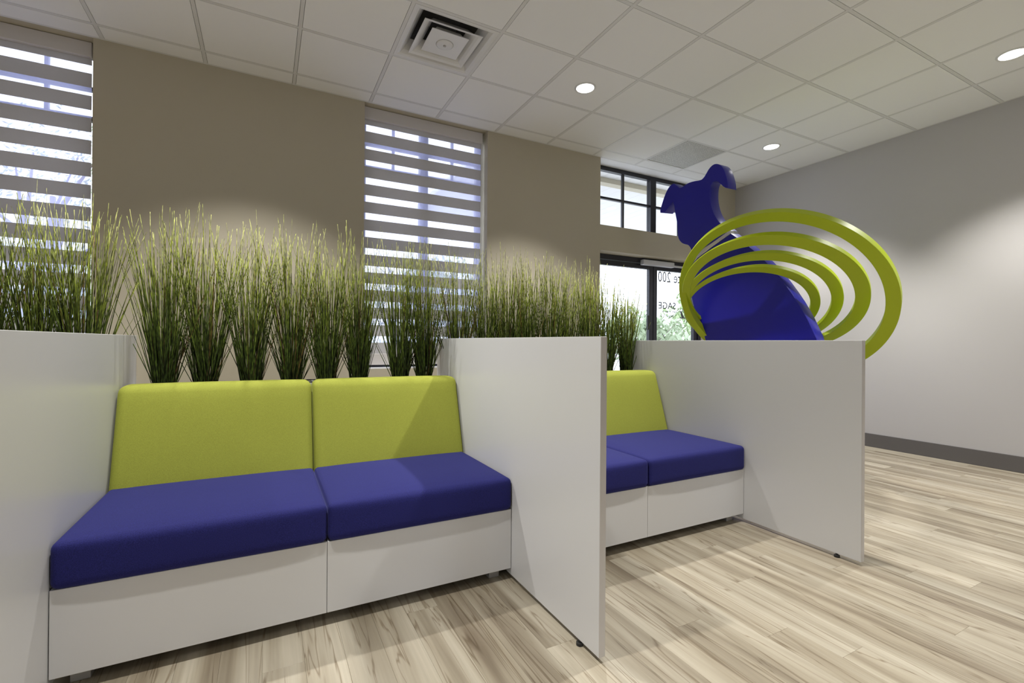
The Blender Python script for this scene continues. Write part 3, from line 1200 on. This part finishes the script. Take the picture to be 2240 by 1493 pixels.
# ================================================================ DOG SCULPTURE
HEAD = [(-0.764, 1.216), (-0.798, 1.209), (-0.833, 1.179), (-0.871, 1.125), (-0.909, 1.045), (-0.935, 0.99), (-0.934, 0.962), (-0.886, 0.95), (-0.781, 1.044), (-0.769, 0.991), (-0.764, 0.932), (-0.757, 0.886), (-0.749, 0.834), (-0.746, 0.76), (-0.747, 0.694), (-0.738, 0.656), (-0.709, 0.616), (-0.677, 0.598), (-0.638, 0.585), (-0.619, 0.56), (-0.603, 0.522), (-0.584, 0.483), (-0.393, 0.564), (-0.218, 0.65), (-0.278, 0.704), (-0.325, 0.764), (-0.358, 0.832), (-0.378, 0.898), (-0.387, 0.969), (-0.385, 1.037), (-0.375, 1.095), (-0.354, 1.125), (-0.321, 1.126), (-0.287, 1.097), (-0.247, 1.046), (-0.21, 1.029), (-0.212, 1.094), (-0.228, 1.164), (-0.246, 1.219), (-0.272, 1.257), (-0.306, 1.279), (-0.342, 1.283), (-0.383, 1.259), (-0.417, 1.216), (-0.442, 1.187), (-0.473, 1.172), (-0.549, 1.182), (-0.612, 1.18), (-0.665, 1.158), (-0.701, 1.157), (-0.732, 1.19)]
COLLAR = [(-0.584, 0.483), (-0.393, 0.564), (-0.218, 0.65), (-0.204, 0.62), (-0.373, 0.536), (-0.551, 0.439)]
BODY = [(-0.551, 0.439), (-0.373, 0.536), (-0.204, 0.62), (-0.03, 0.463), (0.086, 0.333), (0.203, 0.179), (0.318, -0.012), (0.391, -0.159), (0.438, -0.281), (0.472, -0.373), (0.503, -0.574), (0.545, -0.834), (0.558, -1.134), (0.561, -1.472), (-0.344, -1.472), (-0.375, -1.194), (-0.426, -0.84), (-0.471, -0.527), (-0.505, -0.358), (-0.539, -0.24), (-0.576, -0.147), (-0.629, 0.047), (-0.646, 0.203), (-0.623, 0.336), (-0.595, 0.401)]
SP = Vector((3.878, 2.711, 1.465))
SE, SW, SV = Vector((.978, .179, .104)).normalized(), Vector((.18, -.984, 0)).normalized(), None
SV = SW.cross(SE)
if SV.z < 0:
    SV = -SV
SV.normalize()
dog = empty('dog_sculpture', (4.0, 2.7, 0), 'large royal blue dog figure leaning through four lime green hoops', 'sculpture')


def refine(pts, lim=0.07):
    """rounds a closed outline with one Chaikin-like pass while keeping sharp corners"""
    out = []
    n = len(pts)
    for i in range(n):
        p0, p1, p2 = Vector(pts[i - 1]), Vector(pts[i]), Vector(pts[(i + 1) % n])
        d1, d2 = (p1 - p0), (p2 - p1)
        ang = abs(d1.angle(d2)) if d1.length > 1e-6 and d2.length > 1e-6 else 0
        if ang > R(48):
            out.append(p1)
        else:
            out.append(p1 - d1 * .25)
            out.append(p1 + d2 * .25)
    return out


def slab(name, pts, m, T, parent, off=0.0, bevel=.004):
    pts = refine(pts)
    ar = sum(a.x * b.y - b.x * a.y for a, b in zip(pts, pts[1:] + pts[:1]))
    if ar < 0:
        pts.reverse()
    n = len(pts)
    vs = [SP + SW * p.x + SV * p.y + SE * off for p in pts] + [SP + SW * p.x + SV * p.y + SE * (off + T) for p in pts]
    vs = [Vector((v.x, v.y, max(v.z, 0.0))) for v in vs]
    fs = [tuple(range(n)), tuple(range(2 * n - 1, n - 1, -1))] + [(i, (i + 1) % n, n + (i + 1) % n, n + i) for i in range(n)]
    mb = MB()
    mb.add(vs, fs)
    o = mb.build(name, m, parent=parent)
    bm = bmesh.new()
    bm.from_mesh(o.data)
    bmesh.ops.recalc_face_normals(bm, faces=bm.faces)
    ed = [e for e in bm.edges if len(e.link_faces) == 2 and any(len(f.verts) > 4 for f in e.link_faces)]
    bmesh.ops.bevel(bm, geom=ed, offset=bevel, segments=2, profile=.5, affect='EDGES', clamp_overlap=True)
    for f in bm.faces:
        f.smooth = len(f.verts) <= 4
    for e in bm.edges:
        if len(e.link_faces) == 2 and e.calc_face_angle(0) > R(32):
            e.smooth = False
    bm.to_mesh(o.data)
    bm.free()
    return o


ST = .155
slab('head', HEAD, 'sculpt_blue', ST, dog)
slab('collar', COLLAR, 'chrome', ST, dog, bevel=.003)
slab('body', BODY, 'sculpt_blue', ST, dog)

HP = Vector((3.499, 3.186, 1.548))      # the hoops spring from this point
# azimuth, tilt, outer circle (u, v, r), inner circle (u, v, r), thickness
HOOPS = [(72.5, 38, (0.756, -0.163, 0.822), (0.743, -0.159, 0.743), 0.07),
         (65, 51, (0.685, -0.144, 0.719), (0.669, -0.155, 0.633), 0.048),
         (55, 53, (0.618, -0.21, 0.646), (0.601, -0.223, 0.577), 0.042),
         (50, 55, (0.559, -0.267, 0.573), (0.539, -0.282, 0.519), 0.038)]
HL = ['outermost and widest hoop', 'second hoop from outside', 'third hoop from outside', 'innermost and smallest hoop']
for (az, th, o_, i_, T), hl in zip(HOOPS, HL):
    RT, RS = Vector((math.sin(R(az)), math.cos(R(az)), 0)), Vector((math.cos(R(az)), -math.sin(R(az)), 0))
    v = -RT * math.sin(R(th)) + Vector((0, 0, 1)) * math.cos(R(th))
    nrm = RT * math.cos(R(th)) + Vector((0, 0, 1)) * math.sin(R(th))      # away from the viewer and up
    n = 128
    vs, fs = [], []
    c = .003
    for k in range(n):
        a = 2 * math.pi * k / n
        ca, sa = math.cos(a), math.sin(a)
        dd = abs(((math.degrees(a) - 150 + 180) % 360) - 180)
        ss = min(1.0, max(0.0, (dd - 22) / 55))
        Tk = T if th == 38 else .008 + (T - .008) * ss * ss * (3 - 2 * ss)
        for (cc, dr, dz) in ((i_, 0, c), (i_, c, 0), (o_, -c, 0), (o_, 0, c), (o_, 0, Tk - c), (o_, -c, Tk), (i_, c, Tk), (i_, 0, Tk - c)):
            r_ = cc[2] + dr
            vs.append(HP + RS * (cc[0] + r_ * ca) + v * (cc[1] + r_ * sa) + nrm * dz)
    for k in range(n):
        k2 = (k + 1) % n
        for q in range(8):
            q2 = (q + 1) % 8
            fs.append((k * 8 + q, k2 * 8 + q, k2 * 8 + q2, k * 8 + q2))
    mb = MB()
    mb.add(vs, fs)
    o = mb.build('hoop', 'sculpt_green', parent=dog)
    bm = bmesh.new()
    bm.from_mesh(o.data)
    bmesh.ops.recalc_face_normals(bm, faces=bm.faces)
    for f in bm.faces:
        f.smooth = True
    for e in bm.edges:
        if len(e.link_faces) == 2 and e.calc_face_angle(0) > R(30):
            e.smooth = False
    bm.to_mesh(o.data)
    bm.free()
    o['label'] = hl
